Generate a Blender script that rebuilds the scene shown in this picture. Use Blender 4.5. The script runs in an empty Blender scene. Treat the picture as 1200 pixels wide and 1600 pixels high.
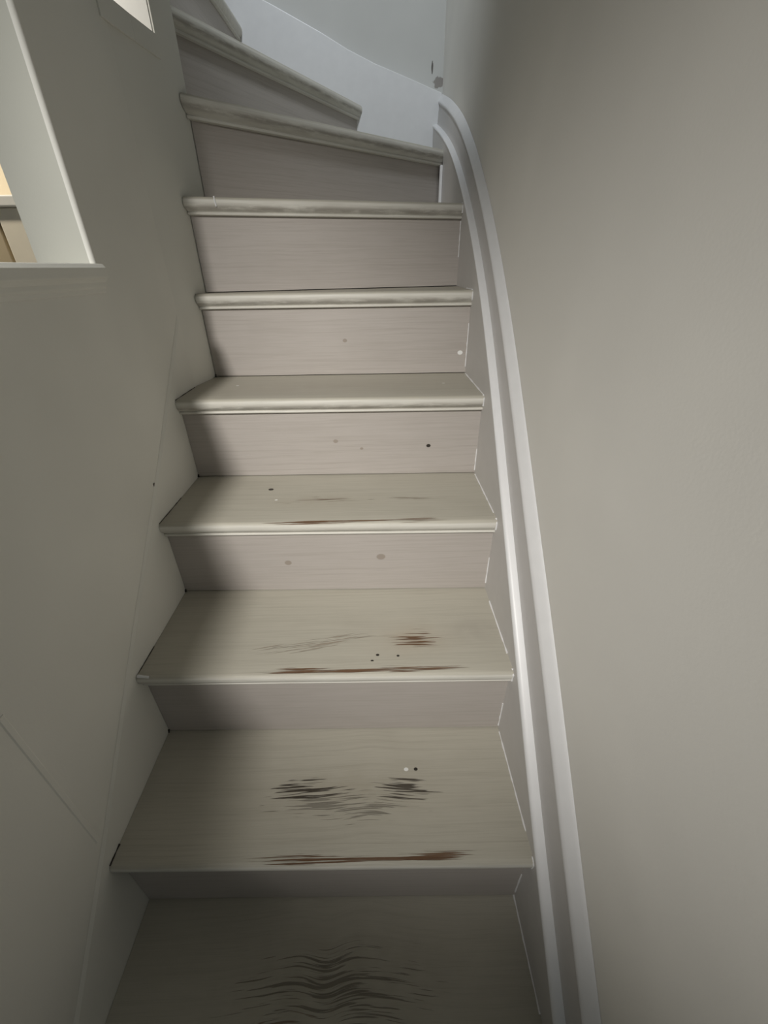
import bpy, bmesh, math, random
from mathutils import Vector, Matrix

# ------------------------------------------------------------------ camera, light, exposure
scene = bpy.context.scene
COL = scene.collection

cam_d = bpy.data.cameras.new('camera')
cam = bpy.data.objects.new('camera', cam_d); COL.objects.link(cam)
cam_d.sensor_fit = 'VERTICAL'; cam_d.sensor_height = 36.0; cam_d.lens = 647.02 * 36.0 / 1600.0
cam_d.clip_start = 0.01; cam_d.clip_end = 60
CX = Vector((0.99982, -0.01912, -0.01274))
p_, y_, r_ = math.radians(-30.5862), math.radians(-0.6578), math.radians(-0.8478)
cf = Vector((-math.sin(y_) * math.cos(p_), math.cos(y_) * math.cos(p_), math.sin(p_)))
cx0 = Vector((math.cos(y_), math.sin(y_), 0)); cu0 = cx0.cross(cf)
cx = math.cos(r_) * cx0 + math.sin(r_) * cu0
cu = -math.sin(r_) * cx0 + math.cos(r_) * cu0
M = Matrix((cx, cu, -cf)).transposed().to_4x4(); M.translation = Vector((0.4398, -0.0779, 1.0010))
cam.matrix_world = M
scene.camera = cam

scene.view_settings.view_transform = 'Standard'
scene.view_settings.look = 'None'
scene.view_settings.gamma = 1.0
scene.view_settings.use_curve_mapping = False
scene.view_settings.exposure = 0.0

w = bpy.data.worlds.new('world'); scene.world = w; w.use_nodes = True
wb = w.node_tree.nodes['Background']
wb.inputs[0].default_value = (0.86, 0.95, 1.0, 1); wb.inputs[1].default_value = 0.18


def area(name, loc, target, size, power, color, size_y=None):
    d = bpy.data.lights.new(name, 'AREA'); d.energy = power; d.color = color
    d.shape = 'RECTANGLE'; d.size = size; d.size_y = size_y or size
    o = bpy.data.objects.new(name, d); COL.objects.link(o); o.location = loc
    v = Vector(target) - Vector(loc)
    o.rotation_euler = v.to_track_quat('-Z', 'Y').to_euler()
    return o

def spot(name, loc, target, power, color, angle, blend=1.0, radius=0.12):
    d = bpy.data.lights.new(name, 'SPOT'); d.energy = power; d.color = color
    d.spot_size = math.radians(angle); d.spot_blend = blend; d.shadow_soft_size = radius
    o = bpy.data.objects.new(name, d); COL.objects.link(o); o.location = loc
    o.rotation_euler = (Vector(target) - Vector(loc)).to_track_quat('-Z', 'Y').to_euler()
    return o


spot('side_room_spot', (-0.15, -1.10, 1.90), (0.59, 0.88, 0.62), 208.0, (1.0, 0.965, 0.92), 48, 1.0, 0.08)
spot('landing_lamp', (0.26, 0.68, 3.0), (0.36, 2.0, 1.58), 76.0, (0.88, 0.94, 1.0), 58, 1.0, 0.10)
spot('side_room_lamp', (-1.0, 0.72, 1.95), (-0.42, 1.12, 1.10), 80.0, (1.0, 0.90, 0.74), 46, 0.8, 0.05)
spot('reveal_fill_spot', (-0.30, 0.79, 1.64), (-0.035, 1.098, 1.46), 7.0, (1.0, 0.94, 0.86), 44, 0.8, 0.02)  # added fill that brightens the far opening's reveal, no fixture there


# ------------------------------------------------------------------ small node helpers
class NT:
    def __init__(s, name):
        s.m = bpy.data.materials.new(name); s.m.use_nodes = True
        s.t = s.m.node_tree; s.n = s.t.nodes; s.l = s.t.links
        s.b = s.n['Principled BSDF']

    def set(s, sock, v):
        if hasattr(v, 'is_output'):
            s.l.new(v, sock)
        elif isinstance(v, (tuple, list)) and len(v) == 3 and sock.type == 'RGBA':
            sock.default_value = (*v, 1)
        else:
            sock.default_value = v

    def math(s, op, a, b=0.0, c=None, clamp=False):
        n = s.n.new('ShaderNodeMath'); n.operation = op; n.use_clamp = clamp
        s.set(n.inputs[0], a); s.set(n.inputs[1], b)
        if c is not None: s.set(n.inputs[2], c)
        return n.outputs[0]

    def coords(s):
        t = s.n.new('ShaderNodeTexCoord'); x = s.n.new('ShaderNodeSeparateXYZ')
        s.l.new(t.outputs['Object'], x.inputs[0])
        return t.outputs['Object'], x.outputs[0], x.outputs[1], x.outputs[2]

    def comb(s, x, y, z):
        n = s.n.new('ShaderNodeCombineXYZ')
        for i, v in enumerate((x, y, z)): s.set(n.inputs[i], v)
        return n.outputs[0]

    def noise(s, vec, scale=1.0, detail=2.0, rough=0.5):
        n = s.n.new('ShaderNodeTexNoise'); s.l.new(vec, n.inputs['Vector'])
        n.inputs['Scale'].default_value = scale; n.inputs['Detail'].default_value = detail
        n.inputs['Roughness'].default_value = rough
        return n.outputs['Fac']

    def mapr(s, v, a, b, c=0.0, d=1.0, smooth=True):
        n = s.n.new('ShaderNodeMapRange'); n.interpolation_type = 'SMOOTHSTEP' if smooth else 'LINEAR'
        s.set(n.inputs[0], v); s.set(n.inputs[1], a); s.set(n.inputs[2], b); s.set(n.inputs[3], c); s.set(n.inputs[4], d)
        return n.outputs[0]

    def mix(s, f, a, b):
        n = s.n.new('ShaderNodeMix'); n.data_type = 'RGBA'
        s.set(n.inputs[0], f); s.set(n.inputs[6], a); s.set(n.inputs[7], b)
        return n.outputs[2]

    def bump(s, h, strength, dist):
        n = s.n.new('ShaderNodeBump'); n.inputs['Strength'].default_value = strength
        n.inputs['Distance'].default_value = dist; s.l.new(h, n.inputs['Height'])
        s.l.new(n.outputs[0], s.b.inputs['Normal'])

    def gauss(s, u, v, u0, v0, a, b, slope=0.0):
        du = s.math('SUBTRACT', u, u0)
        dv = s.math('SUBTRACT', s.math('SUBTRACT', v, v0), s.math('MULTIPLY', du, slope))
        q = s.math('ADD', s.math('POWER', s.math('ABSOLUTE', s.math('DIVIDE', du, a)), 2.0),
                   s.math('POWER', s.math('ABSOLUTE', s.math('DIVIDE', dv, b)), 2.0))
        return s.math('EXPONENT', s.math('MULTIPLY', q, -1.0))


def plaster(name, col, rough=0.75, amp=0.05, bump=0.25, chips=()):
    k = NT(name); vec, x, y, z = k.coords()
    big = k.noise(vec, 2.2, 3.0); fine = k.noise(vec, 260.0, 3.0)
    d = tuple(c * (1 - amp * 1.6) for c in col)
    c = k.mix(k.mapr(big, 0.35, 0.65), d, col)
    for (px, py, pz, rx, ry, rz, cc) in chips:
        g = k.math('ADD', k.gauss(x, z, px, pz, rx, rz), k.math('MULTIPLY', k.math('SUBTRACT', k.noise(vec, 70, 3.0), 0.5), 0.9))
        near = k.math('MULTIPLY', k.mapr(g, 0.45, 0.6), k.mapr(k.gauss(y, z, py, pz, ry, rz * 2), 0.2, 0.4))
        c = k.mix(near, c, cc)
    k.l.new(c, k.b.inputs['Base Color']); k.b.inputs['Roughness'].default_value = rough
    k.b.inputs['Specular IOR Level'].default_value = 0.3
    k.bump(k.math('ADD', fine, k.math('MULTIPLY', k.noise(vec, 18.0, 2.0), 2.0)), bump, 0.0006)
    return k.m


def flat(name, col, rough=0.5, emit=None):
    k = NT(name); vec, x, y, z = k.coords()
    nse = k.noise(vec, 40.0, 3.0)
    k.l.new(k.mix(nse, tuple(c * 0.92 for c in col), col), k.b.inputs['Base Color'])
    k.b.inputs['Roughness'].default_value = rough
    return k.m


def wood_paint(name, col, dirt=(0.22, 0.19, 0.15), seed=0.0, patches=(), cath=None, blot=0.35, spots=(), edge=None, rub=(), top=None, low_band=0.0):
    """Thin whitewash over softwood. Coordinates: x along the step, y back from the nosing, z up.
    patches: (x, y, rx, ry, strength, colour, slope, fineness) worn grain showing through the paint."""
    k = NT(name); vec, x, y, z = k.coords()
    v = k.math('ADD', y, z)                                  # one running across-grain coordinate for tops and fronts
    warp = k.math('MULTIPLY', k.math('SUBTRACT', k.noise(k.comb(k.math('MULTIPLY', x, 6.0), k.math('MULTIPLY', v, 14.0), seed), 1.0, 2.0), 0.5), 0.009)
    vv = k.math('ADD', v, warp)
    if cath:                                                 # a cathedral figure dipping at x0
        for (x0, wd, amp) in cath:
            g = k.math('EXPONENT', k.math('MULTIPLY', k.math('POWER', k.math('ABSOLUTE', k.math('DIVIDE', k.math('SUBTRACT', x, x0), wd)), 2.0), -1.0))
            vv = k.math('ADD', vv, k.math('MULTIPLY', g, amp))
    grain = k.noise(k.comb(k.math('MULTIPLY', x, 4.0), k.math('MULTIPLY', vv, 210.0), seed + 3.1), 1.0, 3.0, 0.6)
    fine = k.noise(k.comb(k.math('MULTIPLY', x, 14.0), k.math('MULTIPLY', v, 700.0), seed + 9.0), 1.0, 2.0)
    blotch = k.noise(k.comb(k.math('MULTIPLY', x, 5.0), k.math('MULTIPLY', v, 9.0), seed + 5.0), 1.0, 3.0)
    if top: col_s = k.mix(k.mapr(z, -0.0075, -0.0025), col, top)
    else: col_s = col
    c = k.mix(k.mapr(grain, 0.42, 0.78, 0.0, 0.20), col_s, dirt)
    c = k.mix(k.mapr(fine, 0.45, 0.8, 0.0, 0.16), c, dirt)
    c = k.mix(k.mapr(blotch, 0.50, 0.80, 0.0, blot), c, tuple(a * 0.55 + b * 0.45 for a, b in zip(col, dirt)))
    relief = k.math('MULTIPLY', grain, 0.25)
    for (x0, y0, rx, ry, st, cc) in rub:                      # rubbed, soiled paint
        g = k.math('MULTIPLY', k.gauss(x, y, x0, y0, rx, ry), k.mapr(k.noise(vec, 30.0, 3.0), 0.25, 0.7, 0.45, 1.0))
        c = k.mix(k.math('MULTIPLY', g, st), c, cc)
    for (x0, y0, rx, ry, st, cc, sl, fq) in patches:
        g = k.gauss(x, y, x0, y0, rx, ry, sl)
        streak = k.noise(k.comb(k.math('MULTIPLY', x, 11.0), k.math('MULTIPLY', k.math('SUBTRACT', vv, k.math('MULTIPLY', x, sl)), fq * 2.1), seed + x0 * 7), 1.0, 2.0, 0.55)
        thr = k.math('SUBTRACT', 0.78, k.math('MULTIPLY', g, 0.31))
        on = k.mapr(streak, thr, k.math('ADD', thr, 0.065))
        on = k.math('MULTIPLY', on, k.mapr(g, 0.12, 0.4))
        c = k.mix(k.math('MULTIPLY', on, st), c, cc)
        relief = k.math('SUBTRACT', relief, k.math('MULTIPLY', on, 1.6))
    if edge:                                                 # bare brown streaks along the front edge
        lst, cc = edge
        for (x0, rx, y0, ry) in lst:
            g = k.gauss(x, y, x0, y0, rx, ry)
            streak = k.noise(k.comb(k.math('MULTIPLY', x, 9.0), k.math('MULTIPLY', v, 420.0), seed + 1.7), 1.0, 3.0, 0.6)
            g = k.math('MULTIPLY', g, k.mapr(z, -0.008, -0.004))
            thr = k.math('SUBTRACT', 0.95, k.math('MULTIPLY', g, 0.62))
            on = k.math('MULTIPLY', k.mapr(streak, thr, k.math('ADD', thr, 0.12)), k.mapr(g, 0.1, 0.35))
            c = k.mix(k.math('MULTIPLY', on, 0.95), c, cc)
            relief = k.math('SUBTRACT', relief, k.math('MULTIPLY', on, 1.0))
    if low_band:                                                # ragged darker band over the lower half of the moulding
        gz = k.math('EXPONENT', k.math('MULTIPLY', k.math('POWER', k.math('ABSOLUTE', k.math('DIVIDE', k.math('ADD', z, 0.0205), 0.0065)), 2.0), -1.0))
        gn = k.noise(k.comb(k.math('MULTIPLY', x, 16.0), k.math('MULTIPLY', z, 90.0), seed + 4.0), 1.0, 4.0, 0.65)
        c = k.mix(k.math('MULTIPLY', k.math('MULTIPLY', gz, k.mapr(gn, 0.30, 0.60)), low_band), c, (0.15, 0.125, 0.10))
    for (x0, y0, rr, cc) in spots:
        g = k.gauss(x, v, x0, y0, rr, rr * 0.8)
        c = k.mix(k.mapr(g, 0.3, 0.55), c, cc)
    k.l.new(c, k.b.inputs['Base Color']); k.b.inputs['Roughness'].default_value = 0.5
    k.b.inputs['Specular IOR Level'].default_value = 0.35
    k.bump(relief, 0.55, 0.0016)
    return k.m


WALL = (0.60, 0.575, 0.51)
m_wall_r = plaster('wall_paint_warm', (0.83, 0.815, 0.765))
m_wall_l = plaster('wall_paint_grey', (0.80, 0.80, 0.745), chips=[(0.0, 0.659, 0.639, 0.05, 0.003, 0.004, (0.08, 0.07, 0.06))])
m_wall_b = plaster('wall_paint_cool', (0.55, 0.55, 0.525), chips=[
    (0.688, 2.0, 1.585, 0.022, 0.05, 0.018, (0.28, 0.26, 0.24)), (0.664, 2.0, 1.625, 0.004, 0.05, 0.022, (0.12, 0.11, 0.10))])
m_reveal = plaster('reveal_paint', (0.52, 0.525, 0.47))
m_warm = plaster('warm_paint', (0.68, 0.60, 0.46))
m_gloss = flat('white_gloss_paint', (0.74, 0.74, 0.74), 0.38)
m_string = flat('string_grey_white_paint', (0.58, 0.565, 0.545), 0.45)
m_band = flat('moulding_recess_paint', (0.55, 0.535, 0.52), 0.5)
m_white = flat('white_satin_paint', (0.80, 0.80, 0.77), 0.4)
m_cream = flat('cream_paint', (0.78, 0.73, 0.62), 0.45)
m_tan = flat('tan_paint', (0.48, 0.40, 0.27), 0.5)
m_caulk = flat('white_caulk', (0.80, 0.80, 0.80), 0.45)
m_floor = flat('floor_boards', (0.34, 0.27, 0.20), 0.5)
m_dark = flat('dark_nail_metal', (0.05, 0.04, 0.035), 0.6)
m_gap = flat('dark_gap_dirt', (0.035, 0.03, 0.025), 0.9)


# ------------------------------------------------------------------ mesh helpers
def link(name, bm, mat, parent=None, bevel=0.0, smooth=False, loc=None):
    bmesh.ops.recalc_face_normals(bm, faces=bm.faces)
    me = bpy.data.meshes.new(name); bm.to_mesh(me); bm.free()
    o = bpy.data.objects.new(name, me); COL.objects.link(o)
    me.materials.append(mat)
    if loc is not None: o.location = loc
    if parent is not None: o.parent = parent
    if smooth:
        for p in me.polygons: p.use_smooth = True
        me.set_sharp_from_angle(angle=math.radians(40))
    if bevel:
        b = o.modifiers.new('bevel', 'BEVEL'); b.width = bevel; b.segments = 3; b.limit_method = 'ANGLE'; b.angle_limit = math.radians(50)
    return o


def prism(bm, bottom, top):
    """closed solid between two equal loops of points"""
    a = [bm.verts.new(p) for p in bottom]; b = [bm.verts.new(p) for p in top]
    n = len(a)
    bm.faces.new(a[::-1]); bm.faces.new(b)
    for i in range(n): bm.faces.new((a[i], a[(i + 1) % n], b[(i + 1) % n], b[i]))


def box(bm, x0, x1, y0, y1, z0, z1):
    prism(bm, [(x0, y0, z0), (x1, y0, z0), (x1, y1, z0), (x0, y1, z0)], [(x0, y0, z1), (x1, y0, z1), (x1, y1, z1), (x0, y1, z1)])


def loft(bm, rings, closed=True):
    """rings of points joined into a tube with flat ends"""
    R = [[bm.verts.new(p) for p in r] for r in rings]; n = len(R[0])
    for a, b in zip(R, R[1:]):
        for i in range(n if closed else n - 1): bm.faces.new((a[i], a[(i + 1) % n], b[(i + 1) % n], b[i]))
    bm.faces.new(R[0][::-1]); bm.faces.new(R[-1])


def structure(o):
    o['kind'] = 'structure'; return o


# ------------------------------------------------------------------ the room
XR = 0.672          # inner face of the right string
XW = 0.705          # right wall
YB = 2.04           # back wall
YS = 2.015          # face of the back string
XL = -0.003         # left wall
TH = -0.088         # far face of the left wall
Y_A, Y_E = 0.95, 1.18


def fx(y):          # the left wall leans in a little towards its end
    return XL + max(0.0, min(1.0, (y - Y_A) / (Y_E - Y_A))) * 0.038


bm = bmesh.new(); box(bm, XW, XW + 0.1, -1.4, YB + 0.1, -0.29, 3.2); structure(link('wall_right', bm, m_wall_r))
bm = bmesh.new(); box(bm, -2.2, XW, YB, YB + 0.1, -0.29, 3.2); structure(link('wall_back', bm, m_wall_b))
bm = bmesh.new(); box(bm, -2.7, XW, -1.4, YB, -0.29, -0.1905); structure(link('floor', bm, m_floor))
bm = bmesh.new(); box(bm, -2.7, XW + 0.1, -1.4, YB + 0.1, 3.2, 3.3); structure(link('ceiling', bm, m_white))
bm = bmesh.new(); box(bm, -2.7, -2.6, -1.4, 1.3, -0.29, 3.2); structure(link('wall_side_room', bm, m_warm))
bm = bmesh.new(); box(bm, -2.6, -0.135, Y_E, Y_E + 0.06, -0.29, 3.2); structure(link('wall_side_room_end', bm, m_warm))

W1 = (-1.36, 0.69, 1.012, 2.55)       # the near opening in the left wall: y0, y1, z0, z1
W2 = (0.93, 1.098, 1.397, 2.30)       # the far opening


def wall_piece(bm, y0, y1, z0, z1):
    ys = [y0] + [y for y in (Y_A,) if y0 < y < y1] + [y1]
    for a, b in zip(ys, ys[1:]):
        prism(bm, [(TH, a, z0), (fx(a), a, z0), (fx(b), b, z0), (TH, b, z0)], [(TH, a, z1), (fx(a), a, z1), (fx(b), b, z1), (TH, b, z1)])


bm = bmesh.new()
T_ = 3.2
wall_piece(bm, -1.4, W1[0], -0.29, T_)
wall_piece(bm, W1[0], W1[1], -0.29, W1[2]); wall_piece(bm, W1[0], W1[1], W1[3], T_)
box(bm, -0.02, XL, W1[0], W1[1], 1.755, W1[3])        # unseen thin board, added to shade the upper right wall
wall_piece(bm, W1[1], W2[0], -0.29, T_)
wall_piece(bm, W2[0], W2[1], -0.29, W2[2]); wall_piece(bm, W2[0], W2[1], W2[3], T_)
wall_piece(bm, W2[1], Y_E, -0.29, T_)
bmesh.ops.remove_doubles(bm, verts=bm.verts, dist=1e-5)
# a faint raised joint running up the plaster from the lowest nosing
loft(bm, [[(XL - 0.002, 0.221 + dy, z) for dy in (-0.007, 0.007)] + [(XL + 0.0012, 0.221 + 0.003, z), (XL + 0.0012, 0.221 - 0.003, z)] for z in (0.25, 0.40, 0.56)])
structure(link('wall_left', bm, m_wall_l))

# the near opening: sill and the stepped moulding under it
bm = bmesh.new()
prof = [(0.0, 1.012), (0.009, 1.011), (0.013, 1.006), (0.013, 0.993), (0.009, 0.990), (0.006, 0.986), (0.0065, 0.980), (0.003, 0.977), (0.0025, 0.972), (0.0, 0.970)]
loft(bm, [[(XL + a, y, z) for a, z in prof] for y in (W1[0] - 0.01, 0.700)])
win = structure(link('window_1', bm, m_wall_l, smooth=False, bevel=0.0015))
# rounded inner edge of its jamb
bm = bmesh.new()
loft(bm, [[(XL - 0.004 + 0.0065 * math.cos(a), 0.6945 + 0.006 * math.sin(a), z) for a in [i * math.pi / 6 for i in range(12)]] for z in (1.012, 2.55)])
link('window_jamb', bm, m_wall_l, win, smooth=True)
bm = bmesh.new(); box(bm, TH, XL - 0.004, 0.6885, 0.692, 1.012, 2.55); link('window_reveal', bm, m_reveal, win)

# the far opening: frame of plain boards
bm = bmesh.new()
for a, b in ((W2[0], 1.02), (1.02, W2[1])):
    prism(bm, [(fx(a) - .002, a, 1.362), (fx(a) + .003, a, 1.362), (fx(b) + .003, b, 1.362), (fx(b) - .002, b, 1.362)],
          [(fx(a) - .002, a, W2[2]), (fx(a) + .003, a, W2[2]), (fx(b) + .003, b, W2[2]), (fx(b) - .002, b, W2[2])])
win2 = structure(link('window_2', bm, m_wall_l, bevel=0.001))
bm = bmesh.new(); box(bm, TH, fx(W2[1]) - 0.004, W2[1] - 0.0015, W2[1] + 0.002, W2[2], W2[3]); link('window_reveal', bm, m_white, win2)

# ------------------------------------------------------------------ the staircase
stair = bpy.data.objects.new('staircase', None); COL.objects.link(stair)
stair.location = (0.336, 0.0, -0.19)
stair['label'] = 'whitewashed wooden winder staircase with worn treads between two white walls'
stair['category'] = 'staircase'
BASE = Vector((0.336, 0.0, -0.19))

G, R = 0.2082, 0.19
yo = [0, 0.001, 0, -0.001, -0.003, 0.004]; zo = [0.003, 0, -0.001, -0.003, -0.002, 0.002, 0.002, 0.0, 0.0, 0.0]
yw = [-0.01, -0.014, -0.014, -0.017, -0.013, -0.006]
OH = 0.0189
lines = []                                    # nosing front: y = a + b x
for i in range(6):
    b = yw[i]; lines.append((i * G + yo[i] - OH - 1.1103 * b, b))
lines.append((1.074 - 0.271 * 0.042, 0.271))
lines.append((1.150 - 0.840 * 0.039, 0.840))
lines.append((1.307 + 1.686 * 0.015, 1.686))
Z = [i * R + zo[i] for i in range(9)]
XLI = [0.0, 0.0, 0.0, 0.0, 0.0, 0.006, 0.024, 0.034]


def off(i, d):       # front line moved outwards by d
    a, b = lines[i]; return a - d * math.sqrt(1 + b * b), b


def wall_x(a, b):    # where the line y = a + b x meets the left wall
    x = 0.0
    for _ in range(30): x = max(0.0, fx(a + b * x)) + 0.002
    return x


def left_pt(i, d):
    a, b = off(i, d)
    if i == 8: return ((Y_E + 0.002 - a) / b, Y_E + 0.002)
    x = wall_x(a, b) if i >= 5 else XLI[i]
    return (x, a + b * x)


def right_pt(i, d, inset=0.0):
    a, b = off(i, d)
    if i == 8: return ((YS - a) / b, YS)
    return (XR - inset, a + b * (XR - inset))


NPROF = [(-0.030, 0.0), (-0.0085, 0.0), (-0.0052, -0.0007), (-0.0025, -0.0025), (-0.0007, -0.0052), (0.0, -0.0085), (-0.0002, -0.0140),
         (-0.0018, -0.0185), (-0.0045, -0.0222), (-0.0080, -0.0250), (-0.0112, -0.0268), (-0.0118, -0.0280), (-0.0095, -0.0288),
         (-0.0085, -0.0308), (-0.0092, -0.0328), (-0.0112, -0.0338), (-0.030, -0.0338)]
WOOD_B = (0.13, 0.068, 0.034)     # bare brown pine
DARKG = (0.045, 0.035, 0.025)     # dirt in the open grain
TREAD = (0.46, 0.438, 0.37); RISER = (0.44, 0.406, 0.375); NOSE = (0.66, 0.645, 0.585)
WHITE = (0.8, 0.8, 0.78); BLK = (0.03, 0.025, 0.02)

tread_patch = {
    0: dict(patches=[(0.35, 0.118, 0.17, 0.055, 0.6, (0.075, 0.06, 0.045), 0.0, 150.0), (0.28, 0.075, 0.09, 0.03, 0.7, WOOD_B, 0.0, 120.0)], cath=[(0.335, 0.035, 0.013), (0.35, 0.13, -0.022)],
            rub=[(0.36, 0.13, 0.22, 0.07, 0.5, (0.30, 0.27, 0.21))]),
    1: dict(patches=[(0.29, 0.108, 0.090, 0.028, 0.95, DARKG, 0.03, 130.0), (0.47, 0.112, 0.070, 0.024, 0.9, DARKG, -0.02, 150.0), (0.38, 0.085, 0.15, 0.030, 0.5, DARKG, 0.0, 170.0)],
            cath=[(0.41, 0.05, -0.006)], rub=[(0.37, 0.105, 0.17, 0.04, 0.4, (0.33, 0.29, 0.22))], spots=[(0.479, 0.143, 0.0045, WHITE), (0.497, 0.143, 0.004, BLK)]),
    2: dict(patches=[(0.50, 0.077, 0.060, 0.032, 0.95, WOOD_B, 0.0, 170.0), (0.30, 0.070, 0.12, 0.020, 0.5, (0.20, 0.14, 0.09), 0.16, 200.0)],
            rub=[(0.50, 0.08, 0.06, 0.035, 0.4, (0.34, 0.25, 0.17)), (0.62, 0.10, 0.05, 0.03, 0.4, (0.30, 0.27, 0.23))],
            spots=[(0.430, 0.043, 0.0035, BLK), (0.468, 0.040, 0.003, BLK), (0.42, 0.030, 0.003, BLK)]),
    3: dict(patches=[(0.33, 0.096, 0.11, 0.016, 0.9, (0.13, 0.08, 0.05), 0.03, 170.0), (0.52, 0.098, 0.07, 0.010, 0.6, (0.16, 0.11, 0.07), -0.02, 200.0)],
            rub=[(0.31, 0.09, 0.10, 0.03, 0.35, (0.33, 0.28, 0.21))], spots=[(0.214, 0.100, 0.0035, WHITE)]),
    4: dict(spots=[(0.10, 0.13, 0.004, WHITE), (0.60, 0.12, 0.004, WHITE)], rub=[(0.30, 0.1, 0.3, 0.06, 0.35, (0.36, 0.31, 0.26))]),
}
edge_wear = {
    1: [(0.30, 0.11, 0.010, 0.011), (0.52, 0.09, 0.010, 0.011), (0.40, 0.22, 0.008, 0.006)],
    2: [(0.28, 0.10, 0.012, 0.011), (0.50, 0.12, 0.011, 0.011), (0.40, 0.22, 0.010, 0.006)],
    3: [(0.30, 0.14, 0.006, 0.006), (0.51, 0.11, 0.007, 0.009), (0.39, 0.24, 0.007, 0.006)],
}
tread_label = {0: 'lowest tread with coarse dark wavy grain showing through the paint', 1: 'tread with two dark cracked grain patches and a brown front edge',
               2: 'tread with reddish scratched patch right of its middle', 3: 'tread with a dark nail head and thin brown front line'}


def frame(i):
    """origin and turn of step i: x runs along its front"""
    if i < 6: return Vector((0.0, lines[i][0] + lines[i][1] * 0.336, Z[i])), 0.0
    a, b = lines[i]; x0 = 0.03 if i < 8 else 0.0
    return Vector((x0, a + b * x0, Z[i])), math.atan(b)


def local(p, fr):
    o, an = fr; d = Vector(p) - o; c, s_ = math.cos(an), math.sin(an)
    return (d.x * c + d.y * s_, -d.x * s_ + d.y * c, d.z)


def tread_back(i):
    """back outline of tread i, left to right, a little under the riser above"""
    j = i + 1
    if j == 8:
        l = left_pt(8, -OH - 0.012); r = right_pt(8, -OH - 0.012)
        return [(fx(Y_E) + 0.0008, Y_E), (fx(Y_E) + 0.0008, Y_E + 0.003), (0.0, Y_E + 0.004), (l[0] + 0.06, Y_E + 0.004 + 0.06 * lines[8][1]), r, (XR, YS)]
    l = left_pt(j, -OH - 0.012); r = right_pt(j, -OH - 0.012)
    if i == 4: return [(0.0, 0.960), (l[0], l[1]), r]
    return [l, r]


treads = []
for i in range(9):
    F_ = frame(i); org = F_[0]
    kw = dict(tread_patch.get(i, {}))
    ew = edge_wear.get(i)
    mt = wood_paint('tread_paint', TREAD, seed=i * 11.3, edge=(ew, WOOD_B) if ew else None, **kw)
    mn = wood_paint('nosing_paint', NOSE, seed=i * 11.3, edge=(ew, WOOD_B) if ew else None, top=TREAD, low_band=0.55 if i >= 4 else 0.2, **{k_: v_ for k_, v_ in kw.items() if k_ in ('cath', 'rub')})
    # board
    bm = bmesh.new()
    fl, fr = left_pt(i, -0.030), right_pt(i, -0.030)
    if i == 8: loop = [fl, fr, (-0.125, YS), (-0.125, Y_E + 0.004)]
    else: loop = [fl, fr] + tread_back(i)[::-1]
    prism(bm, [local((x, y, Z[i] - 0.033), F_) for x, y in loop], [local((x, y, Z[i] - 0.0004), F_) for x, y in loop])
    t = link('tread', bm, mt, stair, loc=org - BASE); t.rotation_euler = (0, 0, F_[1])
    if i in tread_label: t['label'] = tread_label[i]
    treads.append(t)
    # moulded nosing along its front
    bm = bmesh.new()
    rl, rr = [], []
    zs = 1.22 if i >= 7 else 1.0
    for d, z in NPROF:
        l = left_pt(i, d); r = right_pt(i, d)
        rl.append(local((l[0], l[1], Z[i] + z * zs), F_)); rr.append(local((r[0], r[1], Z[i] + z * zs), F_))
    rings = []
    S = 60
    rnd = random.Random(i)
    wob = [rnd.uniform(-1, 1) for _ in range(S + 1)]
    for s in range(S + 1):
        f = s / S; wv = 0.0
        if i in (1, 2, 3): wv = 0.0006 * (wob[s] + wob[max(0, s - 1)] + wob[min(S, s + 1)]) / 3
        if i in (1, 2): wv -= 0.0012 * math.sin(f * math.pi) ** 2
        rings.append([(a[0] + (b[0] - a[0]) * f, a[1] + (b[1] - a[1]) * f, a[2] + (b[2] - a[2]) * f + (wv if k in (1, 2, 3, 4) else 0)) for k, (a, b) in enumerate(zip(rl, rr))])
    loft(bm, rings)
    n = link('nosing', bm, mn, t, smooth=True)

# risers: under each nosing, and one behind the top tread
riser_spots = {4: [(0.557, -0.122, 0.0055, BLK), (0.40, -0.125, 0.004, (0.3, 0.26, 0.22)), (0.34, -0.105, 0.006, (0.31, 0.27, 0.23))],
               5: [(0.655, -0.145, 0.007, WHITE), (0.36, -0.11, 0.006, (0.31, 0.27, 0.23))],
               3: [(0.44, -0.10, 0.010, (0.31, 0.27, 0.23)), (0.24, -0.11, 0.008, (0.31, 0.27, 0.23))]}
for i in range(10):
    mr = wood_paint('riser_paint', RISER, seed=i * 5.9 + 40, spots=riser_spots.get(i, ()), blot=0.30)
    z0 = (Z[i - 1] if i else -0.19) + 0.0018
    if i == 9:
        pl, pr = (-0.050, Y_E + 0.004), (-0.022, YS); bl, br = (-0.068, Y_E + 0.004), (-0.040, YS); z1 = 1.72 - 0.0335
        F_ = (Vector((-0.050, Y_E + 0.004, 1.72)), math.pi / 2)
    else:
        pl, pr = left_pt(i, -OH), right_pt(i, -OH); bl, br = left_pt(i, -OH - 0.018), right_pt(i, -OH - 0.018); z1 = Z[i] - (0.041 if i >= 7 else 0.0335)
        o_, an = frame(i); a, b = off(i, -OH)
        F_ = (Vector((o_.x, a + b * o_.x, Z[i])), an) if i >= 6 else (Vector((0, a + b * 0.336, Z[i])), 0.0)
    bm = bmesh.new()
    loop = [pl, pr, br, bl]
    prism(bm, [local((x, y, z0), F_) for x, y in loop], [local((x, y, z1), F_) for x, y in loop])
    rz = link('riser', bm, mr, stair, loc=F_[0] - BASE); rz.rotation_euler = (0, 0, F_[1])
    if i == 4: rz['label'] = 'riser with a small dark nail hole right of its middle'
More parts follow.
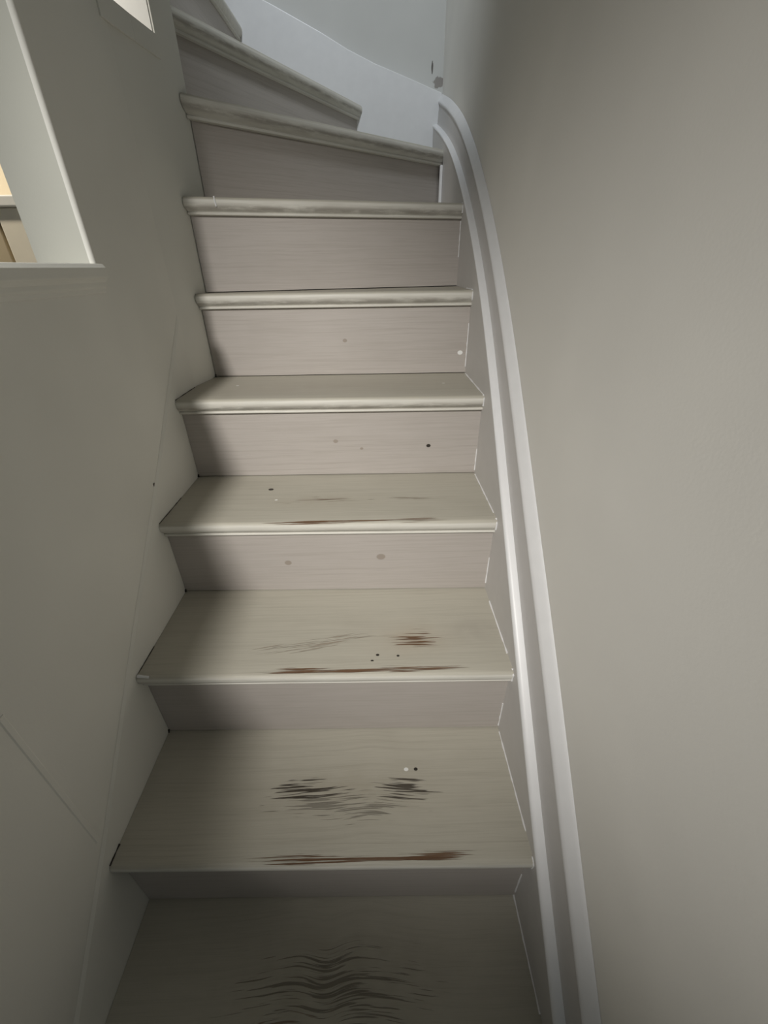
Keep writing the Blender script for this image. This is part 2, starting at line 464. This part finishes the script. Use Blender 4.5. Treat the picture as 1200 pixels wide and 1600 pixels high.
# the nail head in the third tread
bm = bmesh.new()
loft(bm, [[(r * 1.35 * math.cos(a), r * math.sin(a), z) for a in [k * math.tau / 16 for k in range(16)]] for r, z in ((0.0042, -0.0008), (0.0042, 0.0005), (0.003, 0.0009))])
nh = link('nail_head', bm, m_dark, treads[3]); nh.location = (0.192, 0.768 - (lines[3][0] + lines[3][1] * 0.336), 0.0)

# the step that turns out of the picture
bm = bmesh.new(); box(bm, -0.125, -0.034, Y_E + 0.004, YS, 1.692, 1.7246)
for v in bm.verts: v.co -= BASE
t9 = link('tread', bm, wood_paint('tread_paint', TREAD, seed=99.0), stair)
bm = bmesh.new()
loft(bm, [[(x + d, y, z * 1.1 + 1.725) for d, z in NPROF] for x, y in ((-0.031, Y_E + 0.004), (-0.003, YS))])
for v in bm.verts: v.co -= BASE
link('nosing', bm, wood_paint('nosing_paint', NOSE, seed=88.0), t9, smooth=True)

# ---- right string with its moulding, following the two lines traced on the wall
LO = [(2.014, 1.458), (1.756, 1.385), (1.58, 1.322), (1.413, 1.247), (1.223, 1.146), (1.052, 1.033), (0.937, 0.938), (0.823, 0.836), (0.733, 0.743), (0.643, 0.648), (0.55, 0.556), (0.462, 0.466), (0.385, 0.387), (0.272, 0.271), (0.182, 0.188), (0.118, 0.129), (0.054, 0.073), (-0.06, -0.03), (-0.22, -0.176)]
HI = [(2.036, 1.553), (1.74, 1.468), (1.53, 1.390), (1.298, 1.270), (1.128, 1.163), (0.988, 1.062), (0.867, 0.965), (0.761, 0.875), (0.675, 0.795), (0.586, 0.708), (0.495, 0.622), (0.401, 0.536), (0.333, 0.471), (0.258, 0.396), (0.181, 0.319), (0.109, 0.247), (0.038, 0.179), (-0.08, 0.066), (-0.26, -0.105)]


def resample(P, n):
    Q = [Vector((a, b)) for a, b in P]
    # two rounds of light smoothing
    for _ in range(2):
        Q = [Q[0]] + [(Q[k - 1] + Q[k] * 2 + Q[k + 1]) / 4 for k in range(1, len(Q) - 1)] + [Q[-1]]
    out = []
    def cr(p0, p1, p2, p3, t):
        return 0.5 * ((2 * p1) + (p2 - p0) * t + (2 * p0 - 5 * p1 + 4 * p2 - p3) * t * t + (3 * p1 - p0 - 3 * p2 + p3) * t ** 3)
    dense = []
    for k in range(len(Q) - 1):
        p0 = Q[max(0, k - 1)]; p3 = Q[min(len(Q) - 1, k + 2)]
        for s in range(12): dense.append(cr(p0, Q[k], Q[k + 1], p3, s / 12))
    dense.append(Q[-1])
    L = [0]
    for a, b in zip(dense, dense[1:]): L.append(L[-1] + (b - a).length)
    j = 0
    for k in range(n):
        t = L[-1] * k / (n - 1)
        while j < len(L) - 2 and L[j + 1] < t: j += 1
        f = (t - L[j]) / max(1e-9, L[j + 1] - L[j]); out.append(dense[j].lerp(dense[j + 1], f))
    return out


NS = 90
lo_s, hi_s = resample(LO, NS), resample(HI, NS)
# board below the lower line
bm = bmesh.new()
ra = []
for p in lo_s: ra.append(p)
yl = lo_s[-1].x
A = [bm.verts.new((XR, p.x, p.y)) for p in ra]; B = [bm.verts.new((XW - 0.0005, p.x, p.y)) for p in ra]
A2 = [bm.verts.new((XR, p.x, max(-0.19, min(p.y - 0.05, p.y - 0.42)))) for p in ra]; B2 = [bm.verts.new((XW - 0.0005, p.x, max(-0.19, min(p.y - 0.05, p.y - 0.42)))) for p in ra]
for k in range(NS - 1):
    bm.faces.new((A[k], A[k + 1], A2[k + 1], A2[k])); bm.faces.new((B[k], B[k + 1], B2[k + 1], B2[k]))
    bm.faces.new((A[k], A[k + 1], B[k + 1], B[k])); bm.faces.new((A2[k], A2[k + 1], B2[k + 1], B2[k]))
bm.faces.new((A[0], B[0], B2[0], A2[0])); bm.faces.new((A[-1], B[-1], B2[-1], A2[-1]))
for v in bm.verts: v.co -= BASE
rs = link('wall_string', bm, m_string, stair, smooth=True)
rs['label'] = 'painted string board with white moulding along the right wall'


def sweep(name, prof, mat):
    """prof: (fraction of the way from lower to upper line, distance from wall)"""
    b_ = bmesh.new(); rings = []
    for a, b in zip(lo_s, hi_s):
        rings.append([(XW - s, a.x + (b.x - a.x) * f, a.y + (b.y - a.y) * f) for f, s in prof])
    loft(b_, rings)
    for v in b_.verts:
        v.co.y = min(v.co.y, YB - 0.001); v.co -= BASE
    return link(name, b_, mat, rs, smooth=True)


sweep('lower_bead', [(-0.05, 0.0005), (-0.05, 0.0334), (-0.01, 0.0345), (0.02, 0.0340), (0.045, 0.0315), (0.06, 0.0275), (0.07, 0.0220), (0.08, 0.0185), (0.10, 0.0005)], m_gloss)
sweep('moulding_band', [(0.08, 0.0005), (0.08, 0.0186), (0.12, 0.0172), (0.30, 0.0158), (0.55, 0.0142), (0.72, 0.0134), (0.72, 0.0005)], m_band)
sweep('upper_bead', [(0.70, 0.0005), (0.70, 0.0134), (0.725, 0.0160), (0.76, 0.0168), (0.80, 0.0160), (0.85, 0.0130), (0.90, 0.0095), (0.96, 0.0055), (1.0, 0.002), (1.01, 0.0005)], m_gloss)

# ---- back string behind the winders, sloping up to the left
bm = bmesh.new()
TOP = [(-0.125, 1.865), (0.113, 1.772), (0.268, 1.708), (0.359, 1.666), (0.453, 1.630), (0.58, 1.590), (0.700, 1.551)]
prism(bm, [(x, YS, z) for x, z in TOP] + [(0.700, YS, 1.0), (-0.125, YS, 1.0)], [(x, YB - 0.0005, z + 0.004) for x, z in TOP] + [(0.700, YB - 0.0005, 1.0), (-0.125, YB - 0.0005, 1.0)])
for v in bm.verts: v.co -= BASE
bs = link('back_string', bm, m_gloss, stair, bevel=0.002)
bs['label'] = 'bright white string board on the back wall'
# white batten in the corner below the winder nosing
bm = bmesh.new(); box(bm, XR - 0.010, XR - 0.0005, 1.672, 1.690, 1.146, 1.288)
for v in bm.verts: v.co -= BASE
link('corner_batten', bm, m_caulk, stair, bevel=0.002)

# ---- thin left string, its top following the nosings
bm = bmesh.new()
LT = [(-0.20, -0.16), (0.02, 0.046), (0.21, 0.214), (0.44, 0.428), (0.672, 0.638), (0.90, 0.858), (0.948, 0.905)]
END_ = [(0.948, 0.55), (0.20, -0.19), (-0.2, -0.19)]
prism(bm, [(XL + 0.0002, y, z + 0.012) for y, z in LT] + [(XL + 0.0002, y, z) for y, z in END_], [(-0.0006, y, z) for y, z in LT] + [(-0.0006, y, z) for y, z in END_])
for v in bm.verts: v.co -= BASE
ls = link('wall_string', bm, m_wall_l, stair, bevel=0.0012)

# ---- lines of white caulk where treads and risers meet the right string, and dirt in the left corners
def bead(name, pts, r, mat, seed, parent=stair):
    rnd = random.Random(seed); b_ = bmesh.new(); rings = []
    P = [Vector(p) for p in pts]
    path = []
    for a, b in zip(P, P[1:]):
        m = max(2, int((b - a).length / 0.008))
        for k in range(m): path.append(a.lerp(b, k / m))
    path.append(P[-1])
    for k, p in enumerate(path):
        d = (path[min(k + 1, len(path) - 1)] - path[max(k - 1, 0)]).normalized()
        u = d.cross(Vector((1, 0.3, 0.2))).normalized(); v = d.cross(u)
        rr = r * rnd.uniform(0.45, 1.25)
        rings.append([p + (u * math.cos(t) + v * math.sin(t)) * rr - BASE for t in [q * math.tau / 7 for q in range(7)]])
    loft(b_, rings)
    return link(name, b_, mat, parent, smooth=True)


for i in range(0, 6):                       # along each tread's right end
    y0 = right_pt(i, -0.012)[1]; y1 = right_pt(i + 1, -OH)[1]
    f0, f1 = {0: (0.35, 1.0), 1: (0.15, 0.95), 2: (0.15, 0.8), 3: (0.1, 0.95), 4: (0.0, 0.95), 5: (0.0, 0.3)}[i]
    bead('caulk_line', [(XR - 0.0005, y0 + (y1 - y0) * f0, Z[i] + 0.0003), (XR - 0.0005, y0 + (y1 - y0) * f1, Z[i] + 0.0003)], 0.0017, m_caulk, i)
for i in range(1, 7):                       # up each riser's right end
    y = right_pt(i, -OH)[1]
    f0, f1 = {1: (0.1, 0.6), 2: (0.05, 0.5), 3: (0.1, 0.55), 4: (0.05, 0.4), 5: (0.1, 0.75), 6: (0.45, 0.98)}[i]
    zz0, zz1 = Z[i - 1], Z[i] - 0.034
    bead('caulk_line', [(XR - 0.0005, y - 0.0005, zz0 + (zz1 - zz0) * f0), (XR - 0.0005, y - 0.0005, zz0 + (zz1 - zz0) * f1)], 0.0016, m_caulk, 20 + i)
for i in range(1, 7):                       # blobs of filler on the nosing ends
    y = right_pt(i, 0.0)[1]
    bead('filler_blob', [(XR - 0.001, y + 0.002, Z[i] - 0.022), (XR - 0.001, y - 0.0003, Z[i] - 0.006), (XR - 0.001, y + 0.010, Z[i] + 0.0003)], 0.0016, m_caulk, 50 + i)
for i in (1, 2, 3, 4):                      # open joint at the left end of each tread
    y0 = left_pt(i, -0.004)[1]; y1 = left_pt(i + 1, -OH)[1]
    f1 = {1: 0.13, 2: 0.3, 3: 0.5, 4: 0.5, 5: 0.2}[i]
    bead('open_joint', [(left_pt(i, 0)[0] + 0.0006, y0, Z[i]), (left_pt(i, 0)[0] + 0.0006, y0 + (y1 - y0) * f1, Z[i])], {1: 0.0015}.get(i, 0.0008), m_gap, 70 + i)
    xj = max(0.0, fx(y1) + 0.002) + 0.0008
    bead('open_joint', [(xj, y1 - 0.004, Z[i] + 0.0005), (xj, y1 - 0.0005, Z[i] + 0.006)], 0.0022, m_gap, 90 + i)
bead('filler_blob', [(0.002, left_pt(2, -0.004)[1], Z[2]), (0.022, left_pt(2, -0.002)[1], Z[2] - 0.001)], 0.004, m_caulk, 99)
# white paint drip across the sixth nosing
bead('paint_drip', [(0.082, lines[6][0] + lines[6][1] * 0.082 + 0.004, Z[6] + 0.0002), (0.083, lines[6][0] + lines[6][1] * 0.083 - 0.0002, Z[6] - 0.006),
                    (0.0845, lines[6][0] + lines[6][1] * 0.0845 - 0.0002, Z[6] - 0.018)], 0.0021, m_caulk, 111)
# fleck on the left wall
# ------------------------------------------------------------------ beyond the near opening: a cream cupboard in the side room
cup = bpy.data.objects.new('cupboard', None); COL.objects.link(cup); cup.location = (-0.60, 1.13, -0.19)
cup['label'] = 'cream cupboard with white top seen through the left wall opening'; cup['category'] = 'cupboard'
cb = Vector(cup.location)


def cpart(name, x0, x1, y0, y1, z0, z1, mat, bev=0.002):
    b_ = bmesh.new(); box(b_, x0, x1, y0, y1, z0, z1)
    for v in b_.verts: v.co -= cb
    return link(name, b_, mat, cup, bevel=bev)


cpart('body', -0.98, -0.12, 1.02, 1.178, -0.19, 1.118, m_tan)
cpart('side_post', -0.352, -0.22, 1.004, 1.0195, -0.19, 1.118, m_cream)
cpart('door', -0.97, -0.360, 1.008, 1.0195, -0.10, 1.10, m_tan)
cpart('top', -1.00, -0.10, 0.995, 1.178, 1.1185, 1.1385, m_white, 0.003)
